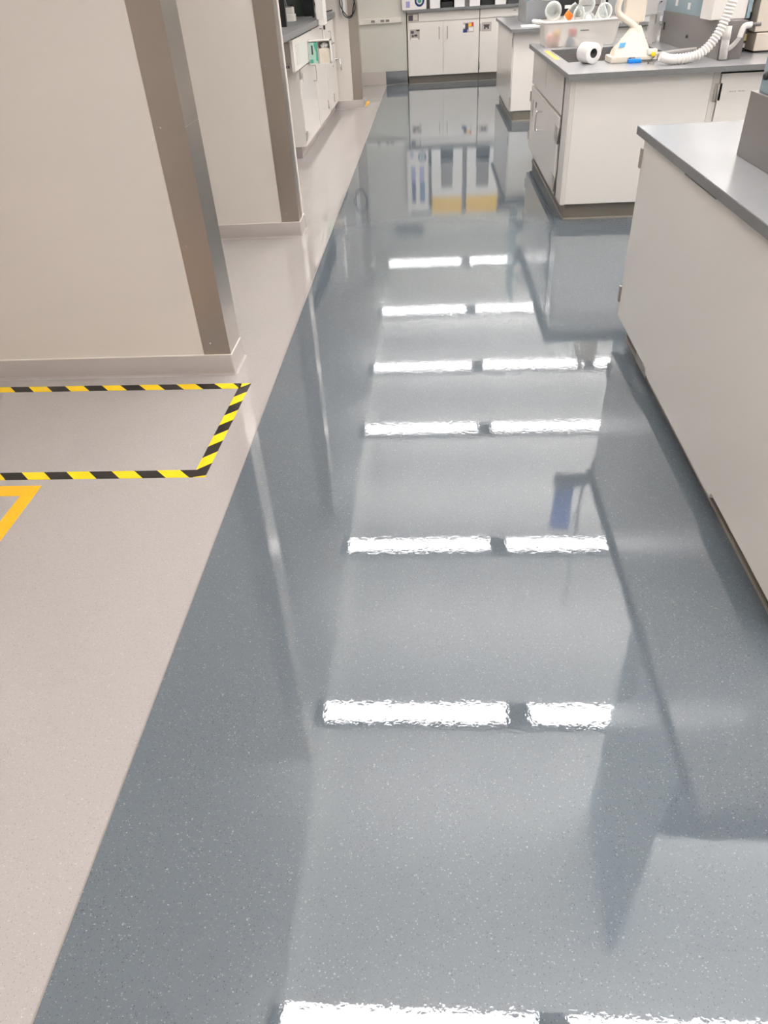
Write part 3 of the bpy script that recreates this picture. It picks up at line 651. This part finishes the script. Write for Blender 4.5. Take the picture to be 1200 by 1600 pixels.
lh = obj('label_holder', B(LX+.012, LX+.016, 7.80, 8.0, .83, .99, bev=.001), 'cab_in', d)
obj('drawer_gap', B(LX-.018, LX-.014, 9.02, 9.045, .11, 1.045), 'gap', ta)
tb = lcab(9.045, 10.05, 'white left bench cabinet in the middle of the run, behind the glove box rack')
d = obj('door', B(LX-.02, LX, 9.055, 10.03, .112, .775, bev=.0015), 'cab', tb); hinge_x(d, LX, 9.9, 9.96, .18, .27, 1)
d = obj('drawer', B(LX-.02, LX, 9.055, 10.03, .79, 1.04, bev=.0015), 'cab', tb); pull(d, (LX,9.7,.95), (1,0,0), (0,0,1), .12, m='hinge')
tcx = lcab(10.055, 11.12, 'white left bench cabinet against the far stub wall, chrome lever on its door')
d = obj('door', B(LX-.02, LX, 10.065, 11.11, .112, .775, bev=.0015), 'cab', tcx); hinge_x(d, LX, 10.55, 10.61, .17, .26, 1)
b = bmesh.new(); tube(b, [(LX,10.98,.60),(LX+.05,10.98,.605),(LX+.065,10.96,.60),(LX+.075,10.94,.55),(LX+.08,10.94,.48)], .010, 10)
lathe(b, [(0,0),(.022,0),(.022,.012),(.012,.02)], (LX,10.98,.60), (1,0,0), 14); obj('lever_handle', b, 'chrome', d)
obj('keyhole', lathe(bmesh.new(), [(0,.003),(.012,.003),(.014,0)], (LX,10.72,.55), (1,0,0), 12), 'black', d)
d = obj('drawer', B(LX-.02, LX, 10.065, 11.11, .79, 1.04, bev=.0015), 'cab', tcx); pull(d, (LX,10.5,.87), (1,0,0), (0,0,1), .13, m='hinge')
obj('latch', B(LX, LX+.02, 10.065, 10.10, .98, 1.02), 'black', tcx)
b = bmesh.new(); box(b, -2.3, -1.255, 7.02, 11.12, 1.058, LT, bev=.002)
wl = obj('worktop', b, 'topedge', None, 'grey worktop of the left bench carrying the black enclosure', 'worktop')
obj('support_leg', B(-2.2, -2.15, 7.06, 7.11, 0, 1.058), 'steel', wl); obj('support_leg', B(-1.62, -1.57, 7.06, 7.11, 0, 1.058), 'steel', wl)
obj('black_end', B(-1.60, -1.262, 7.0, 7.02, 1.055, 1.112), 'black', wl)
# black enclosure
t = thing('black_enclosure', (-1.75,9.2,LT), 'black framed open enclosure on the left bench with dark back panel', 'enclosure')
for x, y in ((-1.46,8.36),(-2.05,8.36),(-1.46,10.45),(-2.05,10.45)): obj('post', B(x-.03, x+.03, y-.03, y+.03, LT+.0005, 1.78, bev=.003), 'black', t)
obj('back_panel', B(-2.10, -2.08, 8.33, 10.48, LT+.0005, 1.78), 'greengrey', t)
obj('side_panel', B(-2.08, -1.49, 10.43, 10.47, LT+.0005, 1.78), 'greengrey', t); obj('light_board', B(-1.95, -1.62, 10.42, 10.43, 1.30, 1.6), 'lampbody', t)
obj('front_panel', B(-1.53, -1.425, 10.28, 10.40, LT+.0005, 1.78), 'black', t)
obj('top_panel', B(-2.10, -1.43, 8.33, 10.48, 1.78, 1.80), 'black', t)
obj('socket', lathe(bmesh.new(), [(0,.01),(.03,.01),(.034,0)], (-1.70,10.43,1.2), (0,-1,0), 14), 'black', t)
obj('thin_cable', tube(bmesh.new(), [(-1.75,10.2,1.7),(-1.74,10.2,1.4),(-1.71,10.1,1.25),(-1.62,9.75,1.15)], .006, 6), 'lampbody', None, 'thin pale cable drooping inside the black enclosure', 'cable')
t = thing('small_instrument', (-1.57,9.45,LT), 'small white instrument with an open tray on top inside the black enclosure', 'instrument')
obj('lower_box', B(-1.605, -1.505, 9.28, 9.45, LT+.0005, 1.175, bev=.004), 'white', t)
ub = bmesh.new(); box(ub, -1.65, -1.55, 9.5, 9.65, LT+.0005, 1.23, bev=.003); obj('upper_box', ub, 'white', t); obj('tray', B(-1.64, -1.56, 9.51, 9.64, 1.23, 1.236), 'riser', t)
t = thing('monitor', (-1.7,7.55,LT), 'dark thin monitor standing at the near end of the left bench', 'monitor')
obj('screen', B(-1.75, -1.60, 7.85, 7.88, LT+.06, 1.6, bev=.003), 'black', t); obj('stand', B(-1.72, -1.64, 7.83, 7.95, LT+.0005, LT+.08, bev=.003), 'darkgrey', t)
obj('sticky_note', B(-1.46, -1.38, 7.12, 7.2, LT+.0004, LT+.002), 'sticky', None, 'pale yellow sticky note at the near end of the left worktop', 'note')
obj('wire_hook', tube(bmesh.new(), [(-1.40,7.1,LT+.004),(-1.36,7.08,LT+.05),(-1.30,7.1,LT+.06),(-1.28,7.14,LT+.03),(-1.30,7.2,LT+.006)], .006, 8), 'white', None, 'white curved wire hook at the near corner of the left worktop', 'hook')
t = thing('upright_box', (-1.25,9.5,LT), 'tall narrow white box overhanging the left worktop edge beside the black enclosure', 'box')
obj('shell', B(-1.268, -1.185, 9.35, 9.62, LT+.0005, 1.8, bev=.003), 'white', t); obj('base_lip', B(-1.248, -1.185, 9.35, 9.62, 1.06, LT+.0005), 'white', t)
obj('black_rod', tube(bmesh.new(), [(-1.40,11.0,LT),(-1.40,11.0,1.7)], .018, 10, raw=True), 'black', None, 'black upright rod on the left worktop by the far stub wall', 'rod')
obj('black_rod', tube(bmesh.new(), [(-1.37,9.9,LT),(-1.37,9.9,1.7)], .014, 10, raw=True), 'black', None, 'black upright rod right of the tall white box on the left worktop', 'rod')
obj('bench_cable', tube(bmesh.new(), [(-1.50,10.6,1.4),(-1.45,10.65,1.22),(-1.44,10.7,1.14),(-1.42,10.75,1.122),(-1.38,10.9,1.121),(-1.32,11.0,1.125),(-1.285,11.05,1.13)], .007, 8), 'black', None, 'black cable lying across the left worktop near the far stub wall', 'cable')
lp_ = []
for k in range(46):
    a = 2*math.pi*k/22.0; r = 1+.05*math.sin(k*.7)
    lp_.append((-1.075+.085*r*math.cos(a)+.01*math.sin(k), 11.05+.012*math.sin(k*.5), 1.20+.155*r*math.sin(a)))
obj('cable_loop', tube(bmesh.new(), lp_+[(-1.0,11.06,1.4),(-1.0,11.06,1.7)], .006, 8, n=3), 'black', None, 'coiled black cable loop hanging at the end of the left bench by the stub wall', 'cable')
obj('hanging_card', B(-1.175, -1.115, 11.085, 11.10, 1.10, 1.55), 'paper', None, 'white card hanging behind the black cable loop', 'card')
# glove-box rack
t = thing('glove_rack', (-1.17,8.62,.77), 'white glove box rack projecting from the left bench front', 'rack')
rk = bmesh.new(); box(rk, -1.272, -1.045, 8.70, 8.71, .772, .962); box(rk, -1.272, -1.045, 8.56, 8.71, .765, .772); box(rk, -1.272, -1.045, 8.56, 8.71, .962, .969)
box(rk, -1.272, -1.267, 8.56, 8.71, .765, .969); box(rk, -1.050, -1.045, 8.56, 8.71, .765, .969); box(rk, -1.176, -1.172, 8.56, 8.71, .765, .969)
obj('rack_frame', rk, 'white', t); obj('mount', B(-1.2775, -1.272, 8.57, 8.70, .80, .94), 'white', t)
g = thing('glove_box', (-1.23,8.63,.772), 'green and white glove box in the left half of the rack', 'box')
obj('carton', B(-1.266, -1.180, 8.565, 8.698, .7725, .955, bev=.002), 'palegreen', g)
obj('printed_swoosh', prism(bmesh.new(), [(-1.21,.955),(-1.182,.955),(-1.182,.79),(-1.20,.80),(-1.195,.87),(-1.215,.93)], 'y', 8.5635, 8.565), 'teal', g)
obj('printed_square', B(-1.263, -1.23, 8.5635, 8.565, .776, .808), 'teal', g)
obj('printed_word', B(-1.243, -1.226, 8.5633, 8.565, .85, .93), 'ink', g)
g = thing('tissue_box', (-1.11,8.63,.772), 'white box of tissues in the right half of the rack', 'box')
obj('carton', B(-1.168, -1.056, 8.575, 8.698, .7725, .90, bev=.002), 'cream', g)
tis = bmesh.new(); bmesh.ops.create_icosphere(tis, subdivisions=3, radius=1)
for v in tis.verts: v.co = Vector((-1.112+v.co.x*.04*(1+.2*math.sin(v.co.z*9)), 8.63+v.co.y*.04, .915+v.co.z*.035*(1+.2*math.cos(v.co.x*8))))
for f in tis.faces: f.smooth = True
obj('tissue', tis, 'paper', g)

# ------------------------------------------------------------------ floor tapes
def hazard(p0, p1, wd, label, phase=0, slant=.5, period=.184):
    a = Vector((p0[0],p0[1],0)); b = Vector((p1[0],p1[1],0)); d = (b-a); L = d.length; d.normalize(); n = Vector((-d.y,d.x,0)); t = bmesh.new(); z = .0012
    def P(s, v): s = min(max(s,0),L); q = a+d*s+n*(v-.5)*wd; return Vector((q.x,q.y,z))
    def poly(s0, s1, mi):
        sh = slant*wd*2
        pts = [P(s0+sh/2, 0), P(s1+sh/2, 0), P(s1-sh/2, 1), P(s0-sh/2, 1)]
        if (pts[1]-pts[0]).length < 1e-5 and (pts[2]-pts[3]).length < 1e-5: return
        u = []
        for q in pts:
            if not u or (q-u[-1]).length > 1e-5: u.append(q)
        if (u[0]-u[-1]).length < 1e-5: u.pop()
        if len(u) < 3: return
        f = t.faces.new([t.verts.new(q) for q in u]); f.material_index = mi; f.normal_update()
        if f.normal.z < 0: f.normal_flip()
    s = -period*2+phase; k = 0
    while s < L+period:
        poly(s, s+period/2, k % 2); s += period/2; k += 1
    ex = bmesh.ops.extrude_face_region(t, geom=t.faces[:])
    for v in ex['geom']:
        if isinstance(v, bmesh.types.BMVert): v.co.z = .0002
    return obj('hazard_tape', t, ['yellow','tapeblack'], None, label, 'tape', 'black and yellow floor tape')
hazard((-2.58,2.925), (-.905,2.904), .052, 'black and yellow hazard tape on the floor along the foot of the near stub wall', phase=.094, slant=.5)
hazard((-2.58,2.18), (-.93,2.185), .050, 'black and yellow hazard tape on the floor, the front side of the box', phase=.045, slant=.5)
hazard((-.908,2.160), (-.887,2.928), .050, 'black and yellow hazard tape on the floor running beside the blue vinyl', phase=.073, slant=.5, period=.168)
hm = bmesh.new(); prism(hm, [(-2.58,2.055),(-1.515,2.050),(-1.515,2.117),(-2.58,2.118)], 'z', .0003, .0012)
obj('floor_tape', hm, 'orange', None, 'amber floor tape at the left edge below the hazard tape, its level arm', 'tape', 'amber floor tape')
hm = bmesh.new(); prism(hm, [(-1.575,.6),(-1.515,.6),(-1.515,2.049),(-1.570,2.049)], 'z', .0003, .0012)
obj('floor_tape', hm, 'orange', None, 'amber floor tape at the left edge slanting out of the frame, its long arm', 'tape', 'amber floor tape')
hm = bmesh.new(); prism(hm, [(-.945,11.25),(-.915,11.3),(-.915,11.75),(-.965,11.72)], 'z', .0003, .0012)
obj('floor_tape', hm, 'orange', None, 'small amber tape scrap on the floor at the foot of the far stub wall', 'tape')

# hanging blue aisle board, seen only in the floor
t = thing('hanging_board', (1.15,5.0,2.0), 'blue board under a dark ceiling bracket over the aisle, seen in the floor reflection', 'board')
obj('bracket', B(1.02, 1.30, 4.97, 5.03, 2.0, 2.12, bev=.004), 'darkgrey', t)
obj('board', B(1.03, 1.19, 4.985, 5.015, 2.12, 2.58, bev=.003), 'royal', t)
obj('drop_rod', tube(bmesh.new(), [(1.26,5.0,2.1),(1.26,5.0,CH)], .014, 8, raw=True), 'lampbody', t)
